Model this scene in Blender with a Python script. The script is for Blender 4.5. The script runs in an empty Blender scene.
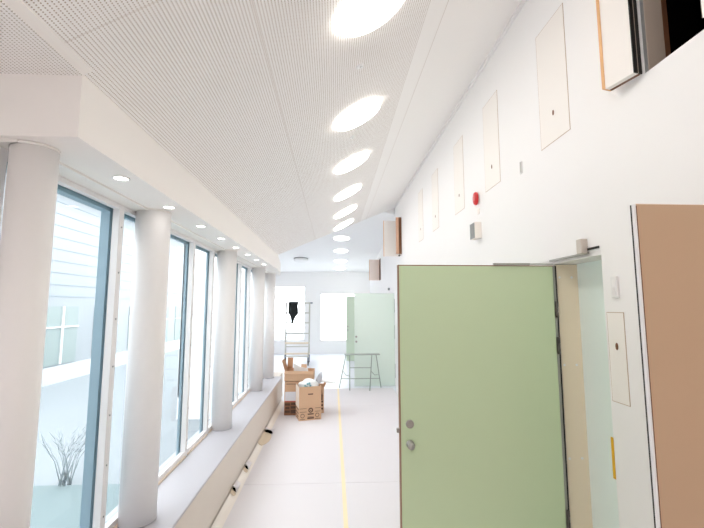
import bpy, bmesh, math, random
from mathutils import Vector, Matrix

sc = bpy.context.scene
COL = sc.collection

# ------------------------------------------------------------------ camera, world, exposure
cam_data = bpy.data.cameras.new('camera')
cam_data.sensor_width = 36.0
cam_data.lens = 395.0 / 704.0 * 36.0
cam_data.clip_start = 0.02
cam_data.clip_end = 300
cam = bpy.data.objects.new('camera', cam_data)
COL.objects.link(cam)
cam.location = (0, 0, 1.86)
cam.rotation_euler = (math.radians(90 + 6.09), 0, math.radians(-2.70))
sc.camera = cam

world = bpy.data.worlds.new('overcast_sky')
sc.world = world
world.use_nodes = True
wn = world.node_tree.nodes
wn['Background'].inputs[0].default_value = (1.0, 0.965, 0.98, 1)
wn['Background'].inputs[1].default_value = 3.0

LAMP_POWER = 7.4
DOWNLIGHT_POWER = 7.0
FAR_POWER = 3.6
HALL_FILL_POWER = 13.5  # unseen fill lamps added to brighten the near surfaces

vs = sc.view_settings
vs.view_transform = 'Standard'
vs.look = 'None'
vs.gamma = 1
vs.exposure = 0.83
vs.use_curve_mapping = False
sc.cycles.use_denoising = True
sc.cycles.max_bounces = 14
sc.cycles.diffuse_bounces = 10
sc.cycles.transparent_max_bounces = 16
sc.cycles.caustics_reflective = False
sc.cycles.caustics_refractive = False
sc.cycles.sample_clamp_indirect = 6.0


# ------------------------------------------------------------------ materials
def lin(c):
    c = c / 255.0
    return c / 12.92 if c <= 0.04045 else ((c + 0.055) / 1.055) ** 2.4


def rgb(r, g, b):
    return (lin(r), lin(g), lin(b), 1.0)


def mat(name, color, rough=0.6, metal=0.0, noise=0.0, nscale=6.0, bump=0.0, emit=None, spec=0.5):
    m = bpy.data.materials.new(name)
    m.use_nodes = True
    nt = m.node_tree
    b = nt.nodes['Principled BSDF']
    b.inputs['Base Color'].default_value = color
    b.inputs['Roughness'].default_value = rough
    b.inputs['Metallic'].default_value = metal
    b.inputs['Specular IOR Level'].default_value = spec
    if noise > 0 or bump > 0:
        tc = nt.nodes.new('ShaderNodeTexCoord')
        nz = nt.nodes.new('ShaderNodeTexNoise')
        nz.inputs['Scale'].default_value = nscale
        nz.inputs['Detail'].default_value = 5
        nt.links.new(tc.outputs['Object'], nz.inputs['Vector'])
        if noise > 0:
            mx = nt.nodes.new('ShaderNodeMix')
            mx.data_type = 'RGBA'
            mx.inputs[6].default_value = tuple(c * (1 - noise) for c in color[:3]) + (1,)
            mx.inputs[7].default_value = tuple(min(1, c * (1 + noise)) for c in color[:3]) + (1,)
            nt.links.new(nz.outputs['Fac'], mx.inputs[0])
            nt.links.new(mx.outputs[2], b.inputs['Base Color'])
        if bump > 0:
            bp = nt.nodes.new('ShaderNodeBump')
            bp.inputs['Strength'].default_value = bump
            bp.inputs['Distance'].default_value = 0.01
            nt.links.new(nz.outputs['Fac'], bp.inputs['Height'])
            nt.links.new(bp.outputs['Normal'], b.inputs['Normal'])
    if emit:
        b.inputs['Emission Color'].default_value = emit[0]
        b.inputs['Emission Strength'].default_value = emit[1]
    return m


def perforated(name, base, hole, sx, sy, r, xmax, kx, joints):
    """painted board punched with a grid of small round holes, and board joints"""
    m = bpy.data.materials.new(name)
    m.use_nodes = True
    nt = m.node_tree
    b = nt.nodes['Principled BSDF']
    b.inputs['Roughness'].default_value = 0.75
    tc = nt.nodes.new('ShaderNodeTexCoord')
    sep = nt.nodes.new('ShaderNodeSeparateXYZ')
    nt.links.new(tc.outputs['Object'], sep.inputs[0])

    def M(op, a, c=None):
        n = nt.nodes.new('ShaderNodeMath')
        n.operation = op
        for i, v in enumerate((a, c)):
            if v is None:
                continue
            if isinstance(v, (int, float)):
                n.inputs[i].default_value = v
            else:
                nt.links.new(v, n.inputs[i])
        return n.outputs[0]
    x, y = sep.outputs[0], sep.outputs[1]
    u = M('MULTIPLY', M('SUBTRACT', M('FRACT', M('MULTIPLY', x, kx / sx)), 0.5), sx)
    v = M('MULTIPLY', M('SUBTRACT', M('FRACT', M('MULTIPLY', y, 1 / sy)), 0.5), sy)
    d = M('SQRT', M('ADD', M('MULTIPLY', u, u), M('MULTIPLY', v, v)))
    h = M('MULTIPLY', M('LESS_THAN', d, r), M('LESS_THAN', x, xmax))
    for jx in joints:
        near = M('LESS_THAN', M('ABSOLUTE', M('SUBTRACT', x, jx)), 0.005)
        h = M('MULTIPLY', h, M('SUBTRACT', 1.0, near))
        h = M('MAXIMUM', h, M('MULTIPLY', M('LESS_THAN', M('ABSOLUTE', M('SUBTRACT', x, jx)), 0.0022), 0.45))
    if joints:
        cj = M('LESS_THAN', M('ABSOLUTE', M('SUBTRACT', M('FRACT', M('DIVIDE', M('SUBTRACT', y, 1.37 - 2.55 / 2), 2.55)), 0.5)), 0.0018 / 2.55)
        h = M('MAXIMUM', h, M('MULTIPLY', M('MULTIPLY', cj, M('LESS_THAN', x, xmax)), 0.4))
    mx = nt.nodes.new('ShaderNodeMix')
    mx.data_type = 'RGBA'
    mx.inputs[6].default_value = base
    mx.inputs[7].default_value = hole
    nt.links.new(h, mx.inputs[0])
    nt.links.new(mx.outputs[2], b.inputs['Base Color'])
    return m


def glass_mat(name, tint, gloss=0.08):
    m = bpy.data.materials.new(name)
    m.use_nodes = True
    nt = m.node_tree
    nt.nodes.remove(nt.nodes['Principled BSDF'])
    out = nt.nodes['Material Output']
    tr = nt.nodes.new('ShaderNodeBsdfTransparent')
    tr.inputs[0].default_value = tint
    gl = nt.nodes.new('ShaderNodeBsdfGlossy')
    gl.inputs['Roughness'].default_value = 0.02
    lw = nt.nodes.new('ShaderNodeLayerWeight')
    lw.inputs['Blend'].default_value = 0.5
    pw = nt.nodes.new('ShaderNodeMath')
    pw.operation = 'POWER'
    pw.inputs[1].default_value = 5
    nt.links.new(lw.outputs['Facing'], pw.inputs[0])
    ma = nt.nodes.new('ShaderNodeMath')
    ma.operation = 'MULTIPLY_ADD'
    ma.inputs[1].default_value = 0.5
    ma.inputs[2].default_value = 0.02
    nt.links.new(pw.outputs[0], ma.inputs[0])
    mx = nt.nodes.new('ShaderNodeMixShader')
    nt.links.new(ma.outputs[0], mx.inputs[0])
    nt.links.new(tr.outputs[0], mx.inputs[1])
    nt.links.new(gl.outputs[0], mx.inputs[2])
    nt.links.new(mx.outputs[0], out.inputs[0])
    return m


WALL = mat('wall_paint', rgb(246, 245, 245), 0.75, noise=0.012, nscale=2.0)
BEAMW = mat('bulkhead_paint', rgb(249, 245, 241), 0.75)
COLW = mat('column_paint', rgb(246, 243, 242), 0.5)
CEILW = mat('ceiling_paint', rgb(247, 247, 247), 0.8)
PERF = perforated('perforated_board', rgb(248, 246, 244), rgb(174, 157, 142), 0.0153, 0.0100, 0.0027, 0.56, 1.14, (-0.348, 0.69))
PERF_FLAT = perforated('perforated_flat_board', rgb(248, 246, 243), rgb(172, 160, 148), 0.0153, 0.0100, 0.0027, 50.0, 1.0, ())
FLOORM = mat('floor_vinyl', rgb(232, 235, 243), 0.35, noise=0.01)
PAPER = mat('floor_paper', rgb(226, 222, 225), 0.7, noise=0.012, nscale=1.2)
SUBFLOOR = mat('bare_beige_floor', rgb(216, 198, 174), 0.7)
PAPER_EDGE = mat('paper_upturn', rgb(240, 233, 226), 0.7)
LEDGE_TOP = mat('ledge_top_laminate', rgb(184, 182, 187), 0.45, noise=0.015, nscale=2.5)
LEDGE_FRONT = mat('ledge_front_board', rgb(218, 208, 198), 0.6, noise=0.02, nscale=3)
FRAMEW = mat('white_window_frame', rgb(238, 236, 236), 0.45)
FRAMEX = mat('blue_grey_aluminium', rgb(150, 176, 190), 0.5)
SEALT = mat('timber_sill_bead', rgb(230, 212, 196), 0.6)
GLASS = glass_mat('window_glass', (0.92, 0.962, 0.972, 1))
SCREW = mat('screw_steel', rgb(110, 112, 118), 0.4, metal=0.6)
LAMP_RIM = mat('lamp_rim_white', rgb(238, 236, 232), 0.4)
LAMP_ON = mat('lamp_diffuser_lit', rgb(250, 246, 240), 0.5, emit=((1.0, 0.96, 0.90, 1), LAMP_POWER))
LAMP_SIDE = mat('lamp_side_lit', rgb(250, 246, 240), 0.5, emit=((1.0, 0.95, 0.88, 1), LAMP_POWER * 0.6))
HALL_FILL_ON = mat('hall_fill_lit', rgb(250, 244, 234), 0.5, emit=((1.0, 0.95, 0.915, 1), HALL_FILL_POWER))
HALL_FILL_SIDE = mat('hall_fill_side', rgb(250, 244, 234), 0.5, emit=((1.0, 0.95, 0.915, 1), HALL_FILL_POWER * 0.2))
FAR_ON = mat('far_lamp_lit', rgb(250, 246, 240), 0.5, emit=((1.0, 0.95, 0.92, 1), FAR_POWER))
FAR_SIDE = mat('far_lamp_side', rgb(250, 246, 240), 0.5, emit=((1.0, 0.95, 0.92, 1), FAR_POWER * 1.0))
DOWN_ON = mat('downlight_lens_lit', rgb(250, 246, 240), 0.5, emit=((1.0, 0.97, 0.93, 1), DOWNLIGHT_POWER))
LAMP_OFF = mat('lamp_diffuser_unlit', rgb(240, 240, 240), 0.5)
DARKRIM = mat('dark_grey_rim', rgb(120, 120, 124), 0.5)
HATCH = mat('hatch_cream', rgb(246, 242, 238), 0.6)
GAP = mat('hatch_gap_brown', rgb(190, 166, 146), 0.7)
KEY = mat('keyhole_brown', rgb(120, 76, 48), 0.5)
ORANGE = mat('pine_edge', rgb(232, 182, 130), 0.55, noise=0.06, nscale=12)
BEECH = mat('beech_edge', rgb(214, 172, 146), 0.55)
BLACK = mat('black_gasket', rgb(34, 31, 30), 0.6)
SHADE_BLACK = mat('painted_shade_black', rgb(8, 7, 7), 0.95, spec=0.0)  # near-black colour stands in for the shade inside openings
TAUPE = mat('taupe_jamb', rgb(196, 180, 166), 0.6)
BROWNL = mat('walnut_edge', rgb(112, 72, 46), 0.6)
PINK = mat('pinkish_primer', rgb(250, 234, 224), 0.6)
GREEN = mat('sage_green_laminate', rgb(204, 223, 186), 0.5, noise=0.012, nscale=1.5)
GREEN_LIT = mat('green_laminate_bright_lit', rgb(226, 240, 230), 0.5)  # near door's green with the bright far-room light painted into the colour
GREEN_MIDLIT = mat('green_laminate_soft_lit', rgb(212, 228, 206), 0.5)  # same green, lifted in colour for the light in the far room
DOOREDGE = mat('door_edge_brown', rgb(150, 116, 92), 0.6)
KRAFT = mat('brown_hardboard', rgb(196, 164, 134), 0.6, noise=0.03, nscale=2.0)
STEEL = mat('brushed_steel', rgb(176, 174, 170), 0.35, metal=0.85)
STEELD = mat('dark_steel', rgb(96, 92, 88), 0.4, metal=0.7)
TAN = mat('tan_door_jamb', rgb(240, 226, 203), 0.55, noise=0.02, nscale=4)
FROST = mat('frosted_green_glass', rgb(238, 251, 249), 0.3)
YELLOW = mat('yellow_tape', rgb(232, 182, 30), 0.5)
TAPE = mat('pale_yellow_tape', rgb(246, 228, 190), 0.6)
RED = mat('red_plastic', rgb(206, 38, 44), 0.35)
WHITEP = mat('white_plastic', rgb(240, 240, 240), 0.4)
GREYP = mat('grey_louvre', rgb(150, 152, 152), 0.5)
CARD = mat('cardboard', rgb(208, 171, 140), 0.8, noise=0.03, nscale=9)
CARDIN = mat('cardboard_inside', rgb(190, 146, 112), 0.85)
INK = mat('dark_print', rgb(92, 68, 54), 0.7)
LABELW = mat('white_paper_label', rgb(226, 228, 236), 0.6)
REDTAPE = mat('red_stripe', rgb(196, 96, 82), 0.6)
FOILW = mat('white_polythene', rgb(240, 242, 242), 0.4, bump=0.4, nscale=14)
TEALP = mat('teal_print', rgb(136, 182, 190), 0.5)
FOILG = mat('grey_film', rgb(196, 198, 206), 0.3, bump=0.5, nscale=20)
JACKET = mat('black_cloth', rgb(30, 34, 34), 0.9, bump=0.3, nscale=30)
LIMEW = mat('aluminium_pale', rgb(208, 206, 196), 0.5)
CASTER = mat('caster_grey', rgb(128, 134, 146), 0.5)
TRESTLE = mat('trestle_grey_green', rgb(158, 168, 160), 0.5)
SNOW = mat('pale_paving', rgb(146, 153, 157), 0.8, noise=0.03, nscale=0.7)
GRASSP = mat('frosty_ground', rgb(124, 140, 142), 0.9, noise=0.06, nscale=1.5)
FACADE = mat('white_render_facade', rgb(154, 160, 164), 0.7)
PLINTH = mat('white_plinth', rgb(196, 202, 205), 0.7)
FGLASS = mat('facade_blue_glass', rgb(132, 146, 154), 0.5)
FGREEN = mat('facade_green_panel', rgb(138, 152, 150), 0.5)
TWIG = mat('grey_twig', rgb(172, 180, 184), 0.9)
FIGURE = mat('slate_blue_post', rgb(120, 138, 160), 0.8)


# ------------------------------------------------------------------ mesh helpers
class MB:
    """collects shapes, then links them as one mesh object"""

    def __init__(self, o=(0, 0, 0)):
        self.bm = bmesh.new()
        self.o = Vector(o)
        self.mi = 0

    def face(self, pts):
        vs_ = [self.bm.verts.new(Vector(p) - self.o) for p in pts]
        f = self.bm.faces.new(vs_)
        f.material_index = self.mi
        return f

    def box(self, a, b, M=None):
        x0, y0, z0 = (min(a[i], b[i]) for i in range(3))
        x1, y1, z1 = (max(a[i], b[i]) for i in range(3))
        P = [(x0, y0, z0), (x1, y0, z0), (x1, y1, z0), (x0, y1, z0), (x0, y0, z1), (x1, y0, z1), (x1, y1, z1), (x0, y1, z1)]
        if M is not None:
            P = [M @ Vector(p) for p in P]
        v = [self.bm.verts.new(Vector(p) - self.o) for p in P]
        for q in ((0, 3, 2, 1), (4, 5, 6, 7), (0, 1, 5, 4), (1, 2, 6, 5), (2, 3, 7, 6), (3, 0, 4, 7)):
            f = self.bm.faces.new([v[i] for i in q])
            f.material_index = self.mi
        return self

    def prism(self, pts, d):
        """polygon pts (3-D) extruded by vector d"""
        d = Vector(d)
        a = [Vector(p) for p in pts]
        b = [p + d for p in a]
        va = [self.bm.verts.new(p - self.o) for p in a]
        vb = [self.bm.verts.new(p - self.o) for p in b]
        n = len(a)
        fs = [self.bm.faces.new(va), self.bm.faces.new(vb[::-1])]
        for i in range(n):
            fs.append(self.bm.faces.new([va[i], vb[i], vb[(i + 1) % n], va[(i + 1) % n]]))
        for f in fs:
            f.material_index = self.mi
        return self

    def rings(self, rings, cap=True, smooth=True):
        R_ = [[self.bm.verts.new(Vector(p) - self.o) for p in r] for r in rings]
        n = len(R_[0])
        for i in range(len(R_) - 1):
            for j in range(n):
                f = self.bm.faces.new([R_[i][j], R_[i][(j + 1) % n], R_[i + 1][(j + 1) % n], R_[i + 1][j]])
                f.smooth = smooth
                f.material_index = self.mi
        if cap:
            for r in (R_[0][::-1], R_[-1]):
                f = self.bm.faces.new(r)
                f.material_index = self.mi
        return self

    def tube(self, pts, r, n=10, r1=None):
        pts = [Vector(p) for p in pts]
        rr = []
        for i, p in enumerate(pts):
            t = (pts[min(i + 1, len(pts) - 1)] - pts[max(i - 1, 0)]).normalized()
            a = Vector((0, 0, 1)) if abs(t.z) < 0.9 else Vector((1, 0, 0))
            u = t.cross(a).normalized()
            w = t.cross(u).normalized()
            q = r if r1 is None else r + (r1 - r) * i / (len(pts) - 1)
            rr.append([p + q * (math.cos(k * 2 * math.pi / n) * u + math.sin(k * 2 * math.pi / n) * w) for k in range(n)])
        return self.rings(rr)

    def lathe(self, prof, c=(0, 0, 0), axis='Z', n=32):
        """prof: list of (radius, height) around an axis through c"""
        rr = []
        for r, h in prof:
            ring = []
            for k in range(n):
                a = 2 * math.pi * k / n
                x, y = max(r, 1e-4) * math.cos(a), max(r, 1e-4) * math.sin(a)
                p = {'Z': (x, y, h), 'X': (h, x, y), 'Y': (x, h, -y)}[axis]
                ring.append(Vector(c) + Vector(p))
            rr.append(ring)
        return self.rings(rr)

    def squash(self, k):
        for v in self.bm.verts:
            v.co.y *= k
        return self

    def build(self, name, m, parent=None, bevel=0.0, seg=2, smooth=False, subd=0):
        bmesh.ops.recalc_face_normals(self.bm, faces=self.bm.faces[:])
        me = bpy.data.meshes.new(name)
        self.bm.to_mesh(me)
        self.bm.free()
        for q in (m if isinstance(m, (list, tuple)) else [m]):
            me.materials.append(q)
        if smooth:
            for p in me.polygons:
                p.use_smooth = True
        o = bpy.data.objects.new(name, me)
        COL.objects.link(o)
        if parent is not None:
            o.parent = parent
        else:
            o.location = self.o
        if bevel > 0:
            b = o.modifiers.new('bevel', 'BEVEL')
            b.width = bevel
            b.segments = seg
            b.limit_method = 'ANGLE'
        if subd:
            s = o.modifiers.new('subsurf', 'SUBSURF')
            s.levels = s.render_levels = subd
        return o


def tag(o, label, cat, group=None, kind=None):
    o['label'] = label
    o['category'] = cat
    if group:
        o['group'] = group
    if kind:
        o['kind'] = kind
    return o


def root(name, loc, label, cat, group=None, kind=None):
    o = bpy.data.objects.new(name, None)
    o.empty_display_size = 0.1
    o.location = loc
    COL.objects.link(o)
    return tag(o, label, cat, group, kind)


def dup(src, loc, label, rot=None, group=None):
    """a copy of a thing with copies of its parts and sub-parts"""
    r = src.copy()
    COL.objects.link(r)
    r.location = loc
    if rot is not None:
        r.rotation_euler = rot
    r['label'] = label
    if group:
        r['group'] = group

    def kids(a, b):
        for ch in list(a.children):
            c = ch.copy()
            COL.objects.link(c)
            c.parent = b
            kids(ch, c)
    kids(src, r)
    return r


def grid_wall(name, m, axis, p0, p1, ulim, zlim, holes, label):
    """a wall slab with rectangular openings. axis 'X': slab between x=p0..p1, u is y. axis 'Y': slab y=p0..p1, u is x"""
    us = sorted({ulim[0], ulim[1], *[h[0] for h in holes], *[h[1] for h in holes]})
    zs = sorted({zlim[0], zlim[1], *[h[2] for h in holes], *[h[3] for h in holes]})
    nu, nz = len(us) - 1, len(zs) - 1

    def solid(i, j):
        if not (0 <= i < nu and 0 <= j < nz):
            return False
        u, z = (us[i] + us[i + 1]) / 2, (zs[j] + zs[j + 1]) / 2
        return not any(h[0] < u < h[1] and h[2] < z < h[3] for h in holes)
    b = MB()

    def P(p, u, z):
        return (p, u, z) if axis == 'X' else (u, p, z)
    for i in range(nu):
        for j in range(nz):
            if not solid(i, j):
                continue
            u0, u1, z0, z1 = us[i], us[i + 1], zs[j], zs[j + 1]
            for p in (p0, p1):
                b.face([P(p, u0, z0), P(p, u1, z0), P(p, u1, z1), P(p, u0, z1)])
            for (di, dj, q) in ((-1, 0, ((u0, z0), (u0, z1))), (1, 0, ((u1, z0), (u1, z1))), (0, -1, ((u0, z0), (u1, z0))), (0, 1, ((u0, z1), (u1, z1)))):
                if not solid(i + di, j + dj):
                    (a0, b0), (a1, b1) = q
                    b.face([P(p0, a0, b0), P(p0, a1, b1), P(p1, a1, b1), P(p1, a0, b0)])
    bmesh.ops.remove_doubles(b.bm, verts=b.bm.verts[:], dist=1e-5)
    o = b.build(name, m)
    return tag(o, label, 'wall', kind='structure')


# ------------------------------------------------------------------ dimensions
WX = 1.38            # corridor face of the right wall
LX = -1.0            # front of the window ledge and of the bulkhead above it
GX = -1.40           # glass line
LEDGE_Z = 0.48
SOFFIT = 2.517
FLAT_Z = 2.77
BACK_Y = 15.8
SL, S0 = 0.548, 3.328


def slope_z(x):
    return S0 + SL * x


def hip_y(x):
    return 8.735 - (1.38 - x) * 0.684


def far_z(y):
    return 4.8 - 0.1 * y


# ------------------------------------------------------------------ setting: floor, walls, ceilings
fb_ = MB()
fb_.prism([(-5, -4, 0), (1.7, -4, 0), (1.7, BACK_Y + 0.3, 0), (-3.1, BACK_Y + 0.3, 0), (-3.1, 8.6, 0), (-1.52, 8.6, 0), (-1.52, 1.7, 0), (-5, 1.7, 0)], (0, 0, -0.12))
tag(fb_.build('floor', FLOORM), 'pale bluish white floor seen past the end of the paper', 'floor', kind='structure')

HATCH_Y = [2.31, 3.28, 4.18, 5.20, 6.10]
grid_wall('wall_right', WALL, 'X', WX, WX + 0.26, (-4, 8.80), (0, 4.6),
          [(1.96, 3.40, -1, 2.15), (1.28, 1.595, 2.89, 3.69), (7.86, 8.18, 2.89, 3.69)],
          'long white corridor wall with flush hatches along its top')
FX = 1.46
grid_wall('wall_far_right', WALL, 'X', FX, FX + 0.26, (8.80, BACK_Y), (0, 4.6),
          [(12.1, 12.42, 2.67, 3.37)], 'white side wall of the far room behind the pale open doors')
grid_wall('wall_back', WALL, 'Y', BACK_Y, BACK_Y + 0.25, (-3.2, WX + 0.34), (0, 4.2),
          [(-2.42, -1.10, 0.49, 2.66), (-0.53, 0.98, 0.49, 2.38)], 'white end wall with two bright windows')
tag(MB().box((-5, -4.2, 0), (WX + 0.26, -4, 4.6)).build('wall_front', WALL), 'plain white wall behind the viewpoint', 'wall', kind='structure')
tag(MB().box((-5.2, -4, 0), (-5, 1.74, 4.4)).build('wall_left', WALL), 'plain white side wall of the side hall left of the viewpoint', 'wall', kind='structure')
tag(MB().box((-3.2, 8.55, 0), (-3.0, BACK_Y, 4.4)).build('wall_far_left', WALL), 'plain white side wall of the far room left of the scaffold', 'wall', kind='structure')
# the far room widens behind the window bay: this short wall closes it
tag(MB().box((-3.2, 8.55, -0.55), (-1.42, 8.7, 4.2)).build('wall_bay_end', WALL), 'white return wall at the end of the window bay', 'wall', kind='structure')
tag(MB().box((-5, 1.62, 0), (-1.44, 1.74, SOFFIT)).build('wall_bay_start', WALL), 'white return wall left of the slim first column', 'wall', kind='structure')

b = MB()
b.prism([(-1.0, -4, slope_z(-1)), (WX + 0.08, -4, slope_z(WX + 0.08)), (WX + 0.08, hip_y(WX + 0.08), slope_z(WX + 0.08)), (-1.0, hip_y(-1), slope_z(-1))], (0, 0, 0.12))
tag(b.build('ceiling', PERF), 'white sloped perforated ceiling rising from windows to tall wall', 'ceiling', kind='structure')
b = MB()
b.prism([(-5, -4, FLAT_Z), (-1.0, -4, FLAT_Z), (-1.0, 1.53, FLAT_Z), (-5, 1.53, FLAT_Z)], (0, 0, 0.12))
tag(b.build('ceiling_flat', PERF_FLAT), 'low flat perforated ceiling beside the bulkhead end', 'ceiling', kind='structure')
b = MB()
pts = [(-1.0, hip_y(-1)), (FX + 0.02, hip_y(FX + 0.02)), (FX + 0.02, BACK_Y + 0.02), (-3.1, BACK_Y + 0.02), (-3.1, 8.6), (-1.0, 8.6)]
b.face([(x, y, far_z(y)) for x, y in pts])
b.face([(x, y, far_z(y) + 0.1) for x, y in pts][::-1])
n = len(pts)
for i in range(n):
    (xa, ya), (xb, yb) = pts[i], pts[(i + 1) % n]
    b.face([(xa, ya, far_z(ya)), (xb, yb, far_z(yb)), (xb, yb, far_z(yb) + 0.1), (xa, ya, far_z(ya) + 0.1)])
tag(b.build('ceiling_far', CEILW), 'smooth white ceiling of the far room', 'ceiling', kind='structure')
b = MB()   # closes the gap between the sloped ceiling's end and the far ceiling above it
xs = [-1.0, WX + 0.1]
fx = [-1.0 + i * 0.06 for i in range(42)]
b.prism([(x, hip_y(x) + 0.003, min(slope_z(x) + 0.004, far_z(hip_y(x)) - 0.01)) for x in fx] + [(fx[-1], hip_y(fx[-1]) + 0.003, 4.4), (-1.0, hip_y(-1) + 0.003, 4.4)], (0, 0.03, 0))
tag(b.build('ceiling_fascia', CEILW), 'white edge where sloped ceiling ends before the far room', 'ceiling', kind='structure')

# bulkhead above the windows
plan = [(-1.0, 1.53), (-1.0, hip_y(-1) + 0.02), (-1.14, 8.55), (-1.58, 8.55), (-1.58, 1.74), (-5, 1.74), (-5, 1.53)]
b = MB()
b.prism([(x, y, SOFFIT) for x, y in plan], (0, 0, slope_z(-1) - SOFFIT + 0.002))
tag(b.build('ceiling_bulkhead', BEAMW), 'boxed white bulkhead running above the windows and columns', 'bulkhead', kind='structure')
tag(MB().box((GX - 0.06, 1.56, SOFFIT - 0.012), (-1.25, 8.5, SOFFIT)).build('trim_1', mat('head_trim', rgb(240, 236, 231), 0.6)), 'beige strip between soffit and window heads', 'trim', kind='structure')
# trims at the ceiling edges
b = MB()
b.prism([(-1.0, -4, slope_z(-1.0) - 0.001), (-0.965, -4, slope_z(-0.965) - 0.001), (-0.965, 1.53, slope_z(-0.965) - 0.001), (-1.0, 1.53, slope_z(-1.0) - 0.001)], (0, 0, -0.006))
tag(b.build('trim_2', BEAMW), 'smooth strip between the flat and the sloped perforated ceilings', 'trim', kind='structure')
b = MB()
b.prism([(WX, -4, 4.046), (WX - 0.02, -4, 4.05), (WX - 0.026, -4, 4.08), (WX, -4, 4.09)], (0, 12.6, 0))
tag(b.build('trim_3', FRAMEW), 'thin white cornice where the sloped ceiling meets the tall wall', 'trim', kind='structure')

# window ledge
rt = root('window_ledge', (-1.2, 4.8, 0), 'long low bench ledge under the windows carrying the columns', 'ledge', kind='structure')
o_ = (-1.2, 4.8, 0)
MB(o_).box((-1.5, 0.4, 0), (LX - 0.008, 8.05, LEDGE_Z - 0.02)).build('ledge_front', LEDGE_FRONT, rt)
MB(o_).box((-1.5, 0.4, LEDGE_Z - 0.02), (LX, 8.06, LEDGE_Z)).build('ledge_top', LEDGE_TOP, rt, bevel=0.012, seg=3)
tag(MB().box((-5, 1.4, 0), (-1.5, 1.62, 0.48)).build('ledge_return', LEDGE_FRONT), 'low ledge return below the first column', 'ledge', kind='structure')

# ------------------------------------------------------------------ columns
def column(loc, rad, label):
    h = SOFFIT - LEDGE_Z
    r_ = root('column', loc, label, 'column', 'round white columns on the ledge', 'structure')
    MB().lathe([(rad, 0.004), (rad, h - 0.001)], n=48).build('shaft', COLW, r_)
    MB().lathe([(rad + 0.004, 0), (rad + 0.004, 0.006)], n=48).build('base_joint', LEDGE_TOP, r_)
    MB().lathe([(rad + 0.003, h - 0.012), (rad + 0.003, h - 0.001)], n=48).build('top_collar', BEAMW, r_)
    return r_


column((-1.245, 1.65, LEDGE_Z), 0.083, 'slim beige lit round column at the near end of the bulkhead')
c2 = column((-1.26, 2.78, LEDGE_Z), 0.112, 'thick white column just past the first window post')
dup(c2, (-1.265, 4.73, LEDGE_Z), 'white column standing between second and third window groups')
dup(c2, (-1.275, 6.77, LEDGE_Z), 'white column second from the far end of ledge')
dup(c2, (-1.265, 7.93, LEDGE_Z), 'white column at the far end of ledge by back windows')
column_list = [o for o in COL.objects if o.name.startswith('column')]
column_list[-1].location.z = LEDGE_Z - 0.0
MB((0, 0, 0)).box((-1.5, 8.05, 0), (-1.05, 8.56, LEDGE_Z)).build('ledge_end', LEDGE_FRONT)
tag(bpy.data.objects['ledge_end'], 'end block of ledge under the farthest column', 'ledge', kind='structure')

# ------------------------------------------------------------------ left windows
posts = [1.60, 2.53, 3.87, 4.50, 5.84, 6.48, 7.60, 8.52]
win_words = ['beside the slim first column', 'behind the thick second column', 'narrow one between two posts', 'behind the third column',
             'narrow one past the third column', 'behind the fourth column', 'at the far end of ledge']
Z0, Z1 = LEDGE_Z, SOFFIT - 0.012
for i in range(7):
    y0, y1 = posts[i], posts[i + 1]
    org = (GX, (y0 + y1) / 2, Z0)
    w = root('window_%d' % (i + 1), org, 'tall glazed window ' + win_words[i], 'window', kind='structure')
    f = MB(org)
    ph = 0.03
    f.box((GX, y1 - 0.005, Z0), (GX + 0.045, y1 + 0.05, Z1))                       # post
    f.box((GX, y0 + 0.05, Z0), (GX + 0.04, y1, Z0 + 0.045))                     # bottom rail
    f.box((GX, y0 + 0.05, Z1 - 0.03), (GX + 0.04, y1, Z1))                      # head rail
    f.build('window_frame', FRAMEW, w, bevel=0.003)
    x = MB(org)
    xd = 0.068 if i == 0 else 0.032
    x.box((GX - xd, y1 - 0.012, Z0), (GX - 0.012, y1 + 0.05, Z1))
    x.box((GX - xd, y0 + 0.05, Z1 - 0.05), (GX - 0.012, y1, Z1))
    x.box((GX - xd, y0 + 0.05, Z0 - 0.02), (GX - 0.012, y1, Z0 + 0.02))
    x.build('outer_frame', FRAMEX, w)
    MB(org).box((GX - 0.010, y0 + 0.045, Z0 + 0.03), (GX - 0.004, y1 - 0.003, Z1 - 0.02)).build('window_pane', GLASS, w)
    MB(org).box((GX + 0.04, y0 + 0.05, Z0), (GX + 0.055, y1 - 0.005, Z0 + 0.012)).build('sill_bead', SEALT, w)
    s = MB(org)
    for k in range(7):
        z = 0.62 + k * 0.29
        s.lathe([(0.005, GX + 0.045), (0.005, GX + 0.0475)], (0, y1 + 0.022, z), 'X', 8)
    s.build('screw', SCREW, w)
tag(MB().box((GX - 0.1, 1.56, Z0), (GX + 0.045, 1.65, Z1)).build('trim_4', FRAMEW), 'white end post of glazing behind the slim first column', 'trim', kind='structure')

# ------------------------------------------------------------------ back windows
for i, (x0, x1, z1, lb) in enumerate([(-2.42, -1.10, 2.66, 'bright end wall window behind the rolling scaffold'), (-0.53, 0.98, 2.38, 'bright end wall window partly hidden by the open lit green doors')]):
    org = ((x0 + x1) / 2, BACK_Y + 0.1, 0.49)
    w = root('window_%d' % (8 + i), org, lb, 'window', kind='structure')
    f = MB(org)
    for a, c in (((x0, 0.49), (x0 + 0.04, z1)), ((x1 - 0.04, 0.49), (x1, z1)), ((x0, 0.49), (x1, 0.53)), ((x0, z1 - 0.04), (x1, z1))):
        f.box((a[0], BACK_Y + 0.08, a[1]), (c[0], BACK_Y + 0.13, c[1]))
    f.build('window_frame', FRAMEW, w)
    MB(org).box((x0 + 0.03, BACK_Y + 0.1, 0.52), (x1 - 0.03, BACK_Y + 0.106, z1 - 0.03)).build('window_pane', GLASS, w)

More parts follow.
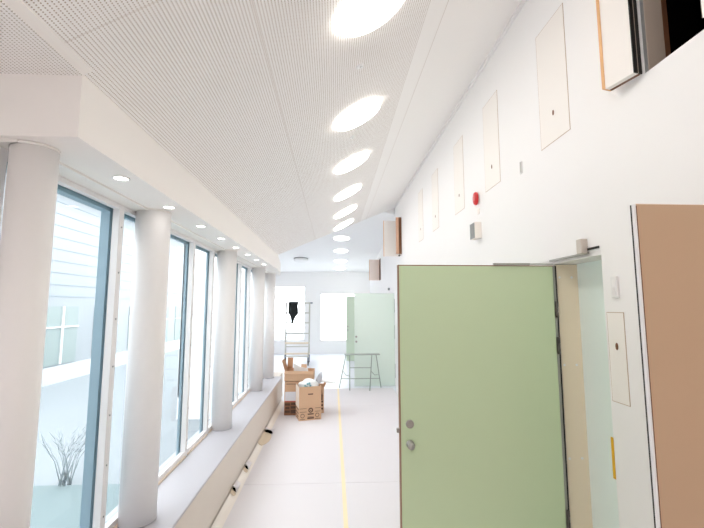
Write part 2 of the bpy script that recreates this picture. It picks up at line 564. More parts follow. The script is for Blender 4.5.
# ------------------------------------------------------------------ doorway and side light in the right wall
DY = 2.42
J = MB()
J.box((WX + 0.03, DY, 0), (WX + 0.22, DY + 0.06, 2.12))
tag(J.build('door_post', TAN), 'tan door post with screw heads beside the sage green door', 'door post', kind='structure')
s = MB((WX + 0.1, DY, 1))
for z in (0.42, 0.95, 1.50, 2.04):
    for x in (WX + 0.042, WX + 0.120):
        s.lathe([(0.0075, DY - 0.003), (0.0062, DY + 0.001)], (x, 0, z), 'Y', 10)
s.build('screw', WHITEP, None)
scr = bpy.data.objects['screw.007'] if 'screw.007' in bpy.data.objects else None
dp = bpy.data.objects['door_post']
for o in COL.objects:
    if o.name.startswith('screw') and o.parent is None:
        o.parent = dp
f = MB()
f.box((WX + 0.005, 1.96, 2.125), (WX + 0.22, 3.40, 2.15))
f.box((WX + 0.12, 1.96, 0), (WX + 0.2, 1.985, 2.125))
f.box((WX + 0.03, 3.37, 0), (WX + 0.22, 3.40, 2.125))
tag(f.build('trim_5', FRAMEW), 'white lining around the doorway of the sage green door', 'trim', kind='structure')
tag(MB().box((WX + 0.16, 1.985, 0.0), (WX + 0.172, DY, 2.125)).build('window_10', FROST), 'narrow pale green glass side light beside the sage green door', 'window', kind='structure')
tag(MB().box((WX + 0.24, 1.9, 0), (WX + 0.26, 3.46, 2.2)).build('wall_doorway_back', WALL), 'pale lining closing the doorway behind the door', 'wall', kind='structure')
tag(MB().box((WX - 0.002, 1.962, 1.02), (WX + 0.003, 1.978, 1.215)).build('tape_strip', YELLOW), 'short strip of yellow tape on the edge of the side light opening', 'tape')


# ------------------------------------------------------------------ doors
def knob_set(parent, org, x, y, z, face=-1):
    MB(org).lathe([(0.024, y), (0.024, y + face * 0.006), (0.021, y + face * 0.009)], (x, 0, z + 0.114), 'Y', 24).build('lock', STEEL, parent)
    k = MB(org).lathe([(0.023, y), (0.023, y + face * 0.007), (0.011, y + face * 0.010), (0.010, y + face * 0.022), (0.018, y + face * 0.028), (0.022, y + face * 0.038),
                       (0.019, y + face * 0.047), (0.004, y + face * 0.050)], (x, 0, z), 'Y', 24)
    k.build('knob', STEEL, parent, smooth=False)


def door(n_, x0, x1, y, zt, m, label, knobx, knobz, edge=DOOREDGE):
    t = 0.042
    org = ((x0 + x1) / 2, y, 0)
    d = root('door_%d' % n_, org, label, 'door', kind='structure')
    MB(org).box((x0 + 0.006, y, 0.01), (x1 - 0.003, y + t, zt - 0.006)).build('door_leaf', m, d)
    e = MB(org)
    e.box((x0, y - 0.0006, 0.008), (x0 + 0.006, y + t, zt))
    e.box((x0 + 0.006, y - 0.0006, zt - 0.006), (x1, y + t, zt))
    e.build('edge_band', edge, d)
    knob_set(d, org, knobx, y, knobz)
    return d, org


d1, o1 = door(1, 0.396, 1.372, 2.40, 2.113, GREEN, 'open sage green door with round steel knob facing down the corridor', 0.455, 1.055)
MB(o1).box((0.380, 2.412, 1.115), (0.396, 2.428, 1.14)).build('latch', STEEL, d1)
h = MB(o1)
h.box((1.372, 2.402, 0.02), (1.386, 2.44, 2.113))
h.build('hinge_rail', STEEL, d1)
tag(MB(o1).box((1.3865, 2.398, 0.02), (1.392, 2.41, 2.11)).build('gasket', BLACK, d1), 'black seal strip', 'seal') if False else MB(o1).box((1.3865, 2.398, 0.02), (1.392, 2.41, 2.11)).build('gasket', BLACK, d1)
for z in (1.84, 1.62, 0.62, 0.25):
    k = MB(o1).lathe([(0.009, z - 0.05), (0.009, z - 0.018), (0.0075, z - 0.016), (0.0075, z + 0.016), (0.009, z + 0.018), (0.009, z + 0.05)], (1.380, 2.392, 0), 'Z', 14)
    k.build('hinge', STEELD, d1)
# closer: rail on the lintel, arm along the head of the leaf
cl = MB(o1)
cl.box((1.373, 2.05, 2.139), (1.379, 2.44, 2.152))
cl.build('closer_rail', STEEL, d1, bevel=0.002)
MB(o1).box((1.342, 2.06, 2.145), (1.379, 2.105, 2.225)).build('closer_box', mat('closer_grey', rgb(208, 200, 192), 0.4, metal=0.2), d1, bevel=0.003)
MB(o1).box((1.374, 1.968, 2.160), (1.3795, 2.06, 2.172)).build('closer_cable', BLACK, d1)
ar = MB(o1)
ar.box((0.99, 2.385, 2.114), (1.22, 2.402, 2.126))
ar.box((1.22, 2.389, 2.117), (1.37, 2.398, 2.124))
ar.build('closer_arm', STEEL, d1, bevel=0.002)

door(2, 0.503, 1.458, 9.42, 2.165, GREEN_LIT, 'brightly lit green door standing open behind the trestle', 0.545, 1.03, GREEN_LIT)
MBh = MB((0.9775, 9.42, 0))
for z in (1.87, 1.25, 0.35):
    MBh.box((1.453, 9.412, z - 0.16), (1.4595, 9.44, z + 0.16))
MBh.build('hinge', STEELD, bpy.data.objects['door_2'])
door(3, 0.455, 1.455, 13.7, 2.20, GREEN_MIDLIT, 'softly lit green door standing open beyond the brightly lit green door', 0.50, 1.05, GREEN_MIDLIT)

# brown board door in the foreground
bd, ob = root('door_4', (1.05, 0.93, 0), 'brown hardboard faced door standing open in front of the white wall', 'door', kind='structure'), (1.05, 0.93, 0)
MB(ob).box((0.753, 0.93, 0.01), (1.375, 0.942, 2.113)).build('door_leaf', KRAFT, bd)
MB(ob).box((0.7475, 0.9302, 0.01), (0.753, 0.938, 2.113)).build('white_edge', WHITEP, bd)
MB(ob).box((0.7475, 0.938, 0.01), (0.753, 0.943, 2.113)).build('gasket', BLACK, bd)
MB(ob).box((0.753, 0.9302, 2.1095), (1.375, 0.943, 2.1145)).build('top_edge', PINK, bd)
MB(ob).box((0.7525, 0.9294, 0.01), (0.7545, 0.931, 2.109)).build('edge_band', BROWNL, bd)

# ------------------------------------------------------------------ flush wall hatches
def hatch(y, zc, w, h_, label, group):
    loc = (WX, y, zc)
    r_ = root('wall_hatch', loc, label, 'hatch', group)
    MB().box((-0.002, -w / 2, -h_ / 2), (0.004, w / 2, h_ / 2)).build('gap', GAP, r_)
    MB().box((-0.0024, -w / 2 + 0.003, -h_ / 2 + 0.003), (0.003, w / 2 - 0.003, h_ / 2 - 0.003)).build('hatch_leaf', HATCH, r_)
    k = MB().lathe([(0.011, -0.0045), (0.011, -0.002)], (0, 0, 0), 'X', 18)
    for v in k.bm.verts:
        v.co.y *= 0.8
        v.co.z = v.co.z * 1.6 - h_ * (0.27 if h_ > 0.6 else -0.12)
    k.build('keyhole', KEY, r_)
    return r_


hg = 'tall hatches along the top of the wall'
hl = ['large cream hatch with dark keyhole nearest the open black hatch', 'cream hatch second from the open black hatch', 'faint cream hatch above and beyond the red sounder',
      'faint hatch fourth from the open black hatch', 'faintest hatch farthest along the wall top']
h0 = hatch(HATCH_Y[0], 3.288, 0.322, 0.80, hl[0], hg)
for y, l in zip(HATCH_Y[1:], hl[1:]):
    dup(h0, (WX, y, 3.288), l)
hatch(1.887, 1.613, 0.118, 0.435, 'small low hatch with brown keyhole beside the doorway', None)

# open hatch in the upper right corner, its shaft painted near-black for the darkness inside
oh = (WX, 1.44, 2.89)
r_ = root('open_wall_hatch', oh, 'open two leaf hatch showing a shaded black shaft above the brown door', 'hatch')
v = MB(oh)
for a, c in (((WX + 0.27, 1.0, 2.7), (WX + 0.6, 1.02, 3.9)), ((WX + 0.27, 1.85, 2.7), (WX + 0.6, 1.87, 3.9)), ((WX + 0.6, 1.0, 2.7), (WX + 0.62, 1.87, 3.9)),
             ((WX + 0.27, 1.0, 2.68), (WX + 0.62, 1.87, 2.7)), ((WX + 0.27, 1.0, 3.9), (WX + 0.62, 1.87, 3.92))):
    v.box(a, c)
v.build('shaft_shade_lining', SHADE_BLACK, r_)
j = MB(oh)
j.box((WX + 0.002, 1.589, 2.892), (WX + 0.014, 1.594, 3.69))
j.build('jamb_seal', GREYP, r_)
MB(oh).box((WX + 0.014, 1.585, 2.892), (WX + 0.095, 1.594, 3.69)).build('jamb_board', TAUPE, r_)
MB(oh).box((WX + 0.095, 1.583, 2.892), (WX + 0.118, 1.594, 3.69)).build('jamb_edge', BROWNL, r_)
MB(oh).box((WX + 0.118, 1.588, 2.892), (WX + 0.262, 1.594, 3.69)).build('jamb_painted_shade', SHADE_BLACK, r_)  # black here is the reveal's shade put into the colour
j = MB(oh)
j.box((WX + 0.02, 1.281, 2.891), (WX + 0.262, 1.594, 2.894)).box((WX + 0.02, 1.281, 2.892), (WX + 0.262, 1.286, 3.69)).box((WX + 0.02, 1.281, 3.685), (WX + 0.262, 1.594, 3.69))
j.build('opening_shade_lining', SHADE_BLACK, r_)


def leaf(A, B, thick, z0, z1, parent, org, orange_at_far=True, face=HATCH):
    """a hatch leaf from hinge A to free edge B (plan points), thick towards the wall"""
    A, B = Vector((A[0], A[1], 0)), Vector((B[0], B[1], 0))
    d = (B - A).normalized()
    nn = Vector((d.y, -d.x, 0))
    if nn.x < 0:
        nn = -nn
    L = (B - A).length

    def bar(u0, u1, w0, w1, za, zb, name, m):
        q = [A + d * u0 + nn * w0, A + d * u1 + nn * w0, A + d * u1 + nn * w1, A + d * u0 + nn * w1]
        MB(org).prism([(p.x, p.y, za) for p in q], (0, 0, zb - za)).build(name, m, parent)
    bar(0.002, L - 0.014, 0, thick, z0, z1, 'hatch_leaf', face)
    bar(L - 0.014, L, -0.004, thick, z0 + 0.004, z1, 'pine_edge', ORANGE)
    bar(0.0, L - 0.015, thick * 0.55, thick - 0.008, z0 - 0.002, z0, 'bottom_seal', BROWNL)
    bar(-0.003, 0.002, 0.001, thick * 0.46, z0 + 0.002, z1, 'black_edge', BLACK)
    bar(-0.0035, 0.002, thick * 0.46, thick * 0.53, z0 + 0.002, z1, 'edge_rail', TAUPE)
    bar(-0.003, 0.002, thick * 0.53, thick, z0 + 0.002, z1, 'black_edge', BLACK)


leaf((1.331, 1.597), (1.292, 1.745), 0.048, 2.893, 3.69, r_, oh)
leaf((1.324, 1.262), (1.290, 1.115), 0.045, 2.893, 3.69, r_, oh)

# far open hatches
for (wx, y, z0, z1, fm, lab) in ((WX, 8.18, 2.90, 3.66, HATCH, 'far open hatch with cream leaf and brown edge above the corridor wall'), (FX, 12.42, 2.67, 3.33, PINK, 'farthest open hatch with pinkish leaf near the end wall')):
    oh2 = (wx, y, z0)
    r2 = root('open_wall_hatch', oh2, lab, 'hatch')
    MB(oh2).box((wx - 0.318, y + 0.005, z0), (wx - 0.003, y + 0.035, z1)).build('hatch_leaf', fm, r2)
    MB(oh2).box((wx - 0.327, y + 0.004, z0), (wx - 0.318, y + 0.036, z1)).build('pine_edge', ORANGE, r2)
    if fm is HATCH:
        MB(oh2).box((wx - 0.115, y - 0.33, z0 + 0.01), (wx - 0.06, y - 0.30, z1 + 0.0)).build('pine_edge', BEECH, r2)
        MB(oh2).box((wx - 0.06, y - 0.335, z0 + 0.01), (wx - 0.004, y - 0.295, z1 + 0.0)).build('brown_edge', BROWNL, r2)
        MB(oh2).lathe([(0.02, y - 0.33), (0.02, y - 0.30)], (wx - 0.05, 0, z0 - 0.02), 'Y', 12).build('catch', STEELD, r2)
    else:
        MB(oh2).box((wx - 0.012, y - 0.32, z0), (wx - 0.002, y, z1)).build('brown_edge', BROWNL, r2)
    MB(oh2).box((wx + 0.25, y - 0.33, z0 - 0.02), (wx + 0.26, y + 0.02, z1 + 0.05)).build('shaft_shade_lining', SHADE_BLACK, r2)  # near-black sheet paints the recess in shade

# ------------------------------------------------------------------ wall fittings
AY, AZ = 3.635, 2.884
al = (WX, AY, AZ)
r_ = root('alarm_sounder', al, 'red round alarm sounder on the white wall', 'alarm')
MB().lathe([(0.05, 0), (0.05, -0.010)], axis='X', n=28).squash(0.72).build('mount', WHITEP, r_)
MB().lathe([(0.056, -0.010), (0.063, -0.014), (0.063, -0.030), (0.054, -0.039), (0.03, -0.042), (0.003, -0.043)], axis='X', n=28).squash(0.72).build('body', RED, r_)
g = MB()
for k in range(3):
    g.box((-0.0445, -0.016, -0.018 + k * 0.018), (-0.0415, 0.016, -0.012 + k * 0.018))
g.build('sound_slot', mat('pale_slot', rgb(238, 150, 150), 0.5), r_)

sp = (WX, 3.635, 2.567)
r_ = root('wall_speaker', sp, 'small white wall box with grey louvred face below the red sounder', 'wall box')
MB().box((-0.065, -0.062, -0.076), (0, 0.062, 0.076)).build('body', mat('warm_white_plastic', rgb(246, 238, 232), 0.4), r_, bevel=0.004)
g = MB()
g.box((-0.068, -0.058, -0.072), (-0.064, 0.058, 0.072))
for k in range(9):
    g.box((-0.071, -0.052, -0.066 + k * 0.0155), (-0.067, 0.052, -0.059 + k * 0.0155))
g.build('grille', GREYP, r_)
o = MB((WX, 3.62, 2.755)).box((WX - 0.010, 3.60, 2.73), (WX, 3.64, 2.78)).build('cable_outlet', mat('blush_plastic', rgb(244, 236, 230), 0.5), bevel=0.003)
tag(o, 'tiny pale outlet between red sounder and grey wall box', 'outlet')

ss = (WX, 2.76, 2.87)
r_ = root('wall_sensor', ss, 'small slim grey plate high on the wall right of red sounder', 'sensor')
MB(ss).box((WX - 0.010, 2.738, 2.828), (WX, 2.772, 2.918)).build('plate', WHITEP, r_, bevel=0.002)
MB(ss).box((WX - 0.016, 2.742, 2.835), (WX - 0.010, 2.752, 2.912)).build('rocker', mat('pale_grey_plastic', rgb(206, 206, 206), 0.5), r_)
sw = (WX, 1.868, 1.95)
r_ = root('light_switch', sw, 'white wall switch above the small low hatch', 'switch')
MB(sw).box((WX - 0.014, 1.846, 1.900), (WX, 1.888, 2.004)).build('plate', WHITEP, r_, bevel=0.003)
MB(sw).box((WX - 0.018, 1.856, 1.912), (WX - 0.012, 1.876, 1.95)).build('rocker', FRAMEW, r_, bevel=0.002)
MB(sw).box((WX - 0.016, 1.856, 1.954), (WX - 0.012, 1.876, 1.99)).build('socket_face', WALL, r_, bevel=0.002)
o = MB((WX, 10.2, 2.28)).lathe([(0.035, FX), (0.035, FX - 0.03), (0.02, FX - 0.05)], (0, 10.2, 2.30), 'X', 18).build('motion_detector', GREYP)
tag(o, 'tiny grey detector on the wall above the brightly lit green door', 'detector')

# ------------------------------------------------------------------ lamps
TH = math.atan(SL)
def round_lamp(loc, rot, label, lit=True, group='round lamps along the sloped ceiling', drop=0.024, mats=None):
    r_ = root('ceiling_lamp', loc, label, 'lamp', group)
    r_.rotation_euler = rot
    R_ = 0.211
    MB().lathe([(R_ - 0.01, 0.0), (R_, -0.004), (R_, -drop + 0.003), (R_ - 0.004, -drop), (R_ - 0.012, -drop)], n=56).squash(0.83).build('rim', mats[1] if mats else (LAMP_SIDE if lit else DARKRIM), r_)
    MB().lathe([(R_ - 0.012, -drop + 0.004), (R_ - 0.012, -drop - 0.003), (R_ - 0.03, -drop - 0.006), (0.001, -drop - 0.008)], n=56).squash(0.83).build('diffuser', mats[0] if mats else (LAMP_ON if lit else LAMP_OFF), r_)
    return r_


lx = 0.189
ys = [1.915, 3.10, 4.19, 5.33, 6.45, 7.50]
ll = ['large lit round lamp cut by the top of the photo', 'lit round lamp second along the sloped ceiling', 'lit round lamp third along the sloped ceiling', 'lit round lamp fourth along the sloped ceiling',
      'lit round lamp fifth along the sloped ceiling', 'last lit round lamp on the sloped ceiling before the far room']
L0 = round_lamp((lx, ys[0], slope_z(lx)), (0, -TH, 0), ll[0])
for y, l in zip(ys[1:], ll[1:]):
    dup(L0, (lx, y, slope_z(lx)), l)
for y, l in zip((0.75, -0.45, -1.65, -2.85), ('round ceiling lamp just above the viewpoint', 'round ceiling lamp behind the viewpoint', 'second round ceiling lamp behind the viewpoint', 'round ceiling lamp nearest the wall behind the viewpoint')):
    dup(L0, (lx, y, slope_z(lx)), l)
tilt = math.atan(-0.1)
fl = ['lit round lamp on far ceiling just past the sloped edge', 'lit round lamp second on the far ceiling', 'lit round lamp third on the far ceiling', 'lit round lamp on far ceiling closest to the end wall']
fg = 'round lamps on the far ceiling'
F0 = None
for (x, y), l in zip(((0.22, 10.75), (0.23, 12.2), (0.24, 13.7), (0.25, 15.05)), fl):
    if F0 is None:
        F0 = round_lamp((x, y, far_z(y)), (tilt, 0, 0), l, True, fg, 0.025, (FAR_ON, FAR_SIDE))
    else:
        dup(F0, (x, y, far_z(y)), l)
ul = root('ceiling_lamp', (-1.10, 13.35, far_z(13.35)), 'unlit round ceiling lamp with dark rim by the back left window', 'lamp')
ul.rotation_euler = (tilt, 0, 0)
MB().lathe([(0.20, -0.003), (0.245, -0.006), (0.245, -0.022), (0.235, -0.024)], n=48).build('rim', DARKRIM, ul)
MB().lathe([(0.238, -0.02), (0.232, -0.085), (0.21, -0.10), (0.001, -0.105)], n=48).build('diffuser', LAMP_OFF, ul)
# unseen fill lamps added in the side hall; another lamp further left in the far room
H0 = round_lamp((-1.9, -0.9, FLAT_Z), (0, 0, 0), 'added warm fill lamp in the side hall nearest the viewpoint', True, 'added fill lamps in the side hall', 0.06, (HALL_FILL_ON, HALL_FILL_SIDE))
for (x, y), l in zip(((-1.9, -2.6), (-3.6, -0.6), (-3.6, -2.6)), ('added warm fill lamp by the wall behind the viewpoint', 'added warm fill lamp deep in the side hall', 'added warm fill lamp in the far corner of side hall')):
    dup(H0, (x, y, FLAT_Z), l)
dup(F0, (-2.3, 11.6, far_z(11.6)), 'round lamp in the left part of the far room')


def downlight(loc, label):
    r_ = root('downlight', loc, label, 'downlight', 'downlights in the soffit')
    MB().lathe([(0.033, -0.001), (0.042, -0.001), (0.042, -0.005), (0.033, -0.005), (0.033, -0.001)], n=28).build('trim_ring', WHITEP, r_)
    MB().lathe([(0.033, 0.0), (0.033, -0.003), (0.001, -0.003)], n=28).build('lens', DOWN_ON, r_)
    return r_


D0 = downlight((-1.095, 2.03, SOFFIT), 'lit downlight in the soffit before the thick second column')
for y, l in zip((2.63, 3.26, 3.86, 4.45, 5.06, 5.64, 6.25), ('lit downlight in front of the thick second column', 'lit downlight just past the thick second column', 'lit downlight before the third column',
                                                            'lit downlight beside the third column top', 'lit downlight just past the third column', 'lit downlight second past the third column', 'lit downlight near the fourth column')):
    dup(D0, (-1.095, y, SOFFIT), l)

for (x, y), l in zip(((0.166, 2.42), (0.166, 3.51)), ('tiny white sprinkler head on the ceiling between first two lamps', 'tiny white sprinkler head on the ceiling between second and third lamps')):
    r_ = root('sprinkler', (x, y, slope_z(x)), l, 'sprinkler', 'sprinklers on the sloped ceiling')
    r_.rotation_euler = (0, -TH, 0)
    MB().lathe([(0.028, 0), (0.028, -0.003), (0.012, -0.006)], n=20).build('cover_plate', WHITEP, r_)
    MB().lathe([(0.008, -0.005), (0.008, -0.014), (0.011, -0.015), (0.011, -0.017)], n=14).build('nozzle', WHITEP, r_)

# ------------------------------------------------------------------ floor paper and tape
rp = root('floor_paper', (0.2, 3, 0), 'white protective paper covering the corridor floor and turned up at ledge', 'floor covering')
op = (0.2, 3, 0)
sheets = [-3.9, -1.2, 1.5, 4.4, 7.72, 9.22]
for a, c in zip(sheets[:-1], sheets[1:]):
    MB(op).box((LX + 0.035, a, 0.0), (WX - 0.01, c - 0.006, 0.003)).build('paper_sheet', PAPER, rp)


def bump_at(y, c, w):
    t = (y - c) / w
    return math.sqrt(max(0.0, 1 - t * t)) if abs(t) < 1 else 0.0


u = MB(op)
prev = None
N = 200
for i in range(N + 1):
    y = -3.9 + (8.0 + 3.9) * i / N
    ht = 0.045 + 0.003 * math.sin(y * 7)
    row = [u.bm.verts.new(Vector(p) - u.o) for p in ((LX + 0.075, y, 0.004), (LX + 0.042, y, 0.006), (LX + 0.016, y, ht * 0.45), (LX + 0.002, y, ht))]
    if prev:
        for k in range(3):
            fc = u.bm.faces.new([prev[k], prev[k + 1], row[k + 1], row[k]])
            fc.smooth = True
    prev = row
u.build('paper_upturn', PAPER_EDGE, rp)
# places where the paper is cut away by the ledge: bare floor, the next sheet's end standing up a little
for (ya, yb, w, hh) in ((5.55, 6.12, 0.130, 0.060), (4.68, 4.76, 0.046, 0.042), (4.13, 4.21, 0.044, 0.042)):
    p = MB(op)
    pts = [(LX + 0.001, ya), (LX + 0.001, yb)]
    for k in range(13):
        a = math.pi / 2 - math.pi * k / 12
        pts.append((LX + 0.02 + (w - 0.02) * math.cos(a), (ya + yb) / 2 + (yb - ya) / 2 * math.sin(a)))
    top = []
    for (x, y) in pts:                       # the bare patch follows the coved edge
        d = x - LX
        top.append((x, y, 0.008 + 0.045 * max(0.0, 1 - d / 0.05) ** 1.5))
    p.prism(top, (0, 0, -0.003))
    p.build('bare_patch', SUBFLOOR, rp)
    q = MB(op)
    prev = None
    yo = yb - 0.16 * (yb - ya)
    for i in range(6):
        t = i / 5
        row = []
        for k in range(9):
            a = math.pi * k / 8
            row.append(q.bm.verts.new(Vector((LX + w / 2 - w / 2 * math.cos(a), yo + t * 0.20, 0.012 + hh * (1 - t) ** 1.5 * math.sin(a) ** 0.8 + 0.04 * max(0.0, 1 - (w / 2 - w / 2 * math.cos(a)) / 0.05))) - q.o))
        if prev:
            for k in range(8):
                fc = q.bm.faces.new([prev[k], prev[k + 1], row[k + 1], row[k]])
                fc.smooth = True
        prev = row
    lo = q.build('lifted_edge', PAPER, rp)
    m_ = lo.modifiers.new('solid', 'SOLIDIFY')
    m_.thickness = 0.002
    MB(op).box((LX + 0.001, yo + 0.03, 0.006), (LX + w * 0.93, yo + 0.15, 0.010)).build('painted_gap_shade', SHADE_BLACK, rp)  # dark sheet painted in for the shade under the lifted paper
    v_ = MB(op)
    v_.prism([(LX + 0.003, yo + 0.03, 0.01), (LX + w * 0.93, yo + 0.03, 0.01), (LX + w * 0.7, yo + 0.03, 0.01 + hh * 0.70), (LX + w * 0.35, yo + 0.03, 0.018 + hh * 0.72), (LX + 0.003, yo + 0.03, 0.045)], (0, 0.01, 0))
    v_.build('painted_gap_shade', SHADE_BLACK, rp)
tag(MB((0.117, 4, 0)).box((0.098, -2, 0.003), (0.136, 9.21, 0.0042)).build('floor_tape', TAPE), 'pale yellow tape line running along the floor paper', 'tape')


# ------------------------------------------------------------------ cardboard boxes
def T(loc, rz, rx=0.0, ry=0.0):
    return Matrix.Translation(loc) @ Matrix.Rotation(rz, 4, 'Z') @ Matrix.Rotation(ry, 4, 'Y') @ Matrix.Rotation(rx, 4, 'X')


def carton(loc, rz, w, d, h_, label, ry=0.0):
    """open carton; local origin at the front bottom left corner, front along +x, depth along +y"""
    r_ = root('cardboard_box', loc, label, 'box', 'cardboard boxes by the ledge')
    r_.rotation_euler = (0, ry, rz)
    t = 0.006
    b_ = MB()
    b_.box((0, 0, 0), (w, d, t)).box((0, 0, t), (w, t, h_)).box((0, d - t, t), (w, d, h_)).box((0, t, t), (t, d - t, h_)).box((w - t, t, t), (w, d - t, h_))
    b_.build('body', CARD, r_)
    return r_


def flap(parent, p, q, out, length, drop, m=CARD):
    """flap hinged on the edge p-q, swinging along out (unit 2-D) by length with rise drop"""
    p, q = Vector(p), Vector(q)
    e = Vector((out[0] * length, out[1] * length, drop))
    nn = (q - p).cross(e).normalized() * 0.006
    MB().prism([p, q, q + e, p + e], nn).build('flap', m, parent)


def ring(b_, cx, cz, r0, r1, y):
    n_ = 24
    for k in range(n_):
        a0, a1 = 2 * math.pi * k / n_, 2 * math.pi * (k + 1) / n_
        b_.prism([(cx + r0 * math.cos(a0), y, cz + r0 * math.sin(a0)), (cx + r1 * math.cos(a0), y, cz + r1 * math.sin(a0)),
                  (cx + r1 * math.cos(a1), y, cz + r1 * math.sin(a1)), (cx + r0 * math.cos(a1), y, cz + r0 * math.sin(a1))], (0, -0.0015, 0))


# front box
fb = carton((-0.55, 6.68, 0.003), math.radians(15), 0.372, 0.30, 0.535, 'open cardboard box in front printed with dark rings and holding a white bag')
p_ = MB()
ring(p_, 0.195, 0.158, 0.022, 0.040, -0.0005)
ring(p_, 0.060, 0.075, 0.026, 0.034, -0.0005)
ring(p_, 0.305, 0.075, 0.026, 0.034, -0.0005)
p_.prism([(0.183, -0.0005, 0.148), (0.207, -0.0005, 0.148), (0.195, -0.0005, 0.172)], (0, -0.0015, 0))
for (x0, x1, z0, z1) in ((0.012, 0.125, 0.186, 0.192), (0.265, 0.36, 0.186, 0.192), (0.012, 0.125, 0.132, 0.138), (0.265, 0.36, 0.132, 0.138),
                         (0.145, 0.245, 0.088, 0.108), (0.145, 0.245, 0.052, 0.058), (0.14, 0.25, 0.022, 0.046), (0.02, 0.10, 0.016, 0.024), (0.27, 0.35, 0.016, 0.024)):
    p_.box((x0, -0.002, z0), (x1, -0.0003, z1))
for (y0, y1, z0, z1) in ((0.04, 0.14, 0.05, 0.07), (0.17, 0.27, 0.05, 0.07), (0.04, 0.14, 0.10, 0.12), (0.17, 0.27, 0.10, 0.12), (0.04, 0.14, 0.16, 0.18), (0.17, 0.27, 0.16, 0.18), (0.05, 0.25, 0.02, 0.03)):
    p_.box((-0.002, y0, z0), (-0.0003, y1, z1))
p_.build('printed_marks', INK, fb)
MB().box((0.148, -0.0015, 0.405), (0.232, 0.0, 0.424)).build('hand_hole', INK, fb)
MB().box((-0.003, 0.0, 0.20), (-0.0004, 0.30, 0.535)).build('side_sheet', mat('pale_side_paper', rgb(236, 222, 208), 0.7), fb)
flap(fb, (0.366, 0.0, 0.535), (0.366, 0.30, 0.535), (1, 0), 0.05, -0.16)

# lower back-left box, with label
bb = carton((-0.832, 7.04, 0.003), 0.0, 0.40, 0.36, 0.56, 'cardboard box at back left with white label under a tilted open box')
MB().box((0.012, -0.002, 0.24), (0.30, 0.0, 0.39)).build('paper_label', LABELW, bb)
MB().box((0.008, -0.0025, 0.222), (0.30, 0.0, 0.236)).build('red_stripe', REDTAPE, bb)
p_ = MB()
for (x0, x1, z0, z1) in ((0.01, 0.10, 0.16, 0.20), (0.115, 0.20, 0.17, 0.21), (0.02, 0.09, 0.10, 0.14), (0.11, 0.21, 0.11, 0.15), (0.01, 0.10, 0.04, 0.08), (0.11, 0.22, 0.03, 0.09), (0.03, 0.20, 0.515, 0.525)):
    MB().box((x0, -0.002, z0), (x1, -0.0002, z1)).build('printed_mark', INK, bb)
MB().box((0.0, -0.001, 0.0), (0.26, 0.0, 0.225)).build('printed_panel', mat('dark_cardboard_print', rgb(150, 106, 78), 0.8, noise=0.15, nscale=40), bb)
MB().box((0.006, 0.006, 0.534), (0.394, 0.354, 0.546)).build('closed_flap', CARD, bb)

# open tilted box on top of it
tb = carton((-0.84, 7.03, 0.578), math.radians(-1), 0.50, 0.36, 0.17, 'shallow open cardboard box with raised flaps on top of labelled box', ry=math.radians(1.5))
flap(tb, (0.003, 0.0, 0.17), (0.003, 0.34, 0.17), (-0.35, 0), 0.16, 0.17, CARDIN)
flap(tb, (0.003, 0.34, 0.17), (0.10, 0.34, 0.17), (0.0, 0.2), 0.2, 0.18, CARDIN)
flap(tb, (0.25, 0.35, 0.17), (0.35, 0.35, 0.17), (0.0, 0.25), 0.2, 0.06)
flap(tb, (0.0, 0.0, 0.17), (0.5, 0.0, 0.17), (0.0, -0.2), 0.08, -0.05)

# back right box
rb = carton((-0.395, 7.14, 0.003), math.radians(4), 0.24, 0.32, 0.44, 'cardboard box behind at right with one flap raised')
flap(rb, (0.24, 0.0, 0.44), (0.24, 0.3, 0.44), (0.4, 0), 0.10, 0.08)
flap(rb, (0.0, 0.0, 0.44), (0.24, 0.0, 0.44), (0.0, -0.5), 0.07, 0.07)
for z in (0.06, 0.12, 0.18):
    MB().box((0.19, -0.002, z), (0.225, -0.0003, z + 0.03)).build('printed_mark', INK, rb)
MB().box((0.175, -0.003, 0.22), (0.215, -0.0003, 0.37)).build('side_opening', INK, rb)

random.seed(4)


def blob(loc, sx, sy, sz, seed, amp=0.16, sub=4):
    b_ = MB()
    bmesh.ops.create_icosphere(b_.bm, subdivisions=sub, radius=1)
    rnd = random.Random(seed)
    ph = [(rnd.uniform(2, 6), rnd.uniform(2, 6), rnd.uniform(2, 6), rnd.uniform(0, 6)) for _ in range(6)]
    for v_ in b_.bm.verts:
        c_ = v_.co.copy()
        a = sum(math.sin(p[0] * c_.x + p[1] * c_.y + p[2] * c_.z + p[3]) for p in ph) / 6
        v_.co = Vector((c_.x * sx, c_.y * sy, c_.z * sz)) * (1 + amp * a)
    return b_


wb = root('plastic_bag', (-0.41, 6.90, 0.52), 'white plastic bag with teal print bulging from front box', 'bag')
blob(None, 0.165, 0.12, 0.115, 3).build('bag', FOILW, wb, smooth=True)
b_ = MB()
for k, (x, z) in enumerate(((-0.05, 0.02), (-0.01, 0.05), (0.035, 0.025), (-0.02, 0.0), (0.02, 0.06))):
    b_.lathe([(0.017, -0.128), (0.019, -0.118)], (x, 0, z), 'Y', 12)
b_.build('teal_print', TEALP, wb)
gf = root('film_wrap', (-0.245, 7.09, 0.59), 'crumpled grey plastic film sticking out behind the white bag', 'film')
b_ = blob(None, 0.05, 0.05, 0.12, 9, 0.35)
for v_ in b_.bm.verts:
    v_.co.x += v_.co.z * 0.35
b_.build('film', FOILG, gf, smooth=True)
wf = root('foam_sheet', (-0.12, 7.18, 0.50), 'white foam sheet sticking out over the back right box', 'sheet')
MB().prism([(-0.10, 0, 0.03), (0.16, -0.05, 0.005), (0.17, 0.05, 0.0), (-0.08, 0.12, 0.05)], (0, 0, 0.02)).build('sheet', FOILW, wf)
wt = root('packing_sheet', (-0.60, 7.22, 0.68), 'white packing sheet standing inside the shallow open box', 'sheet')
b_ = MB()
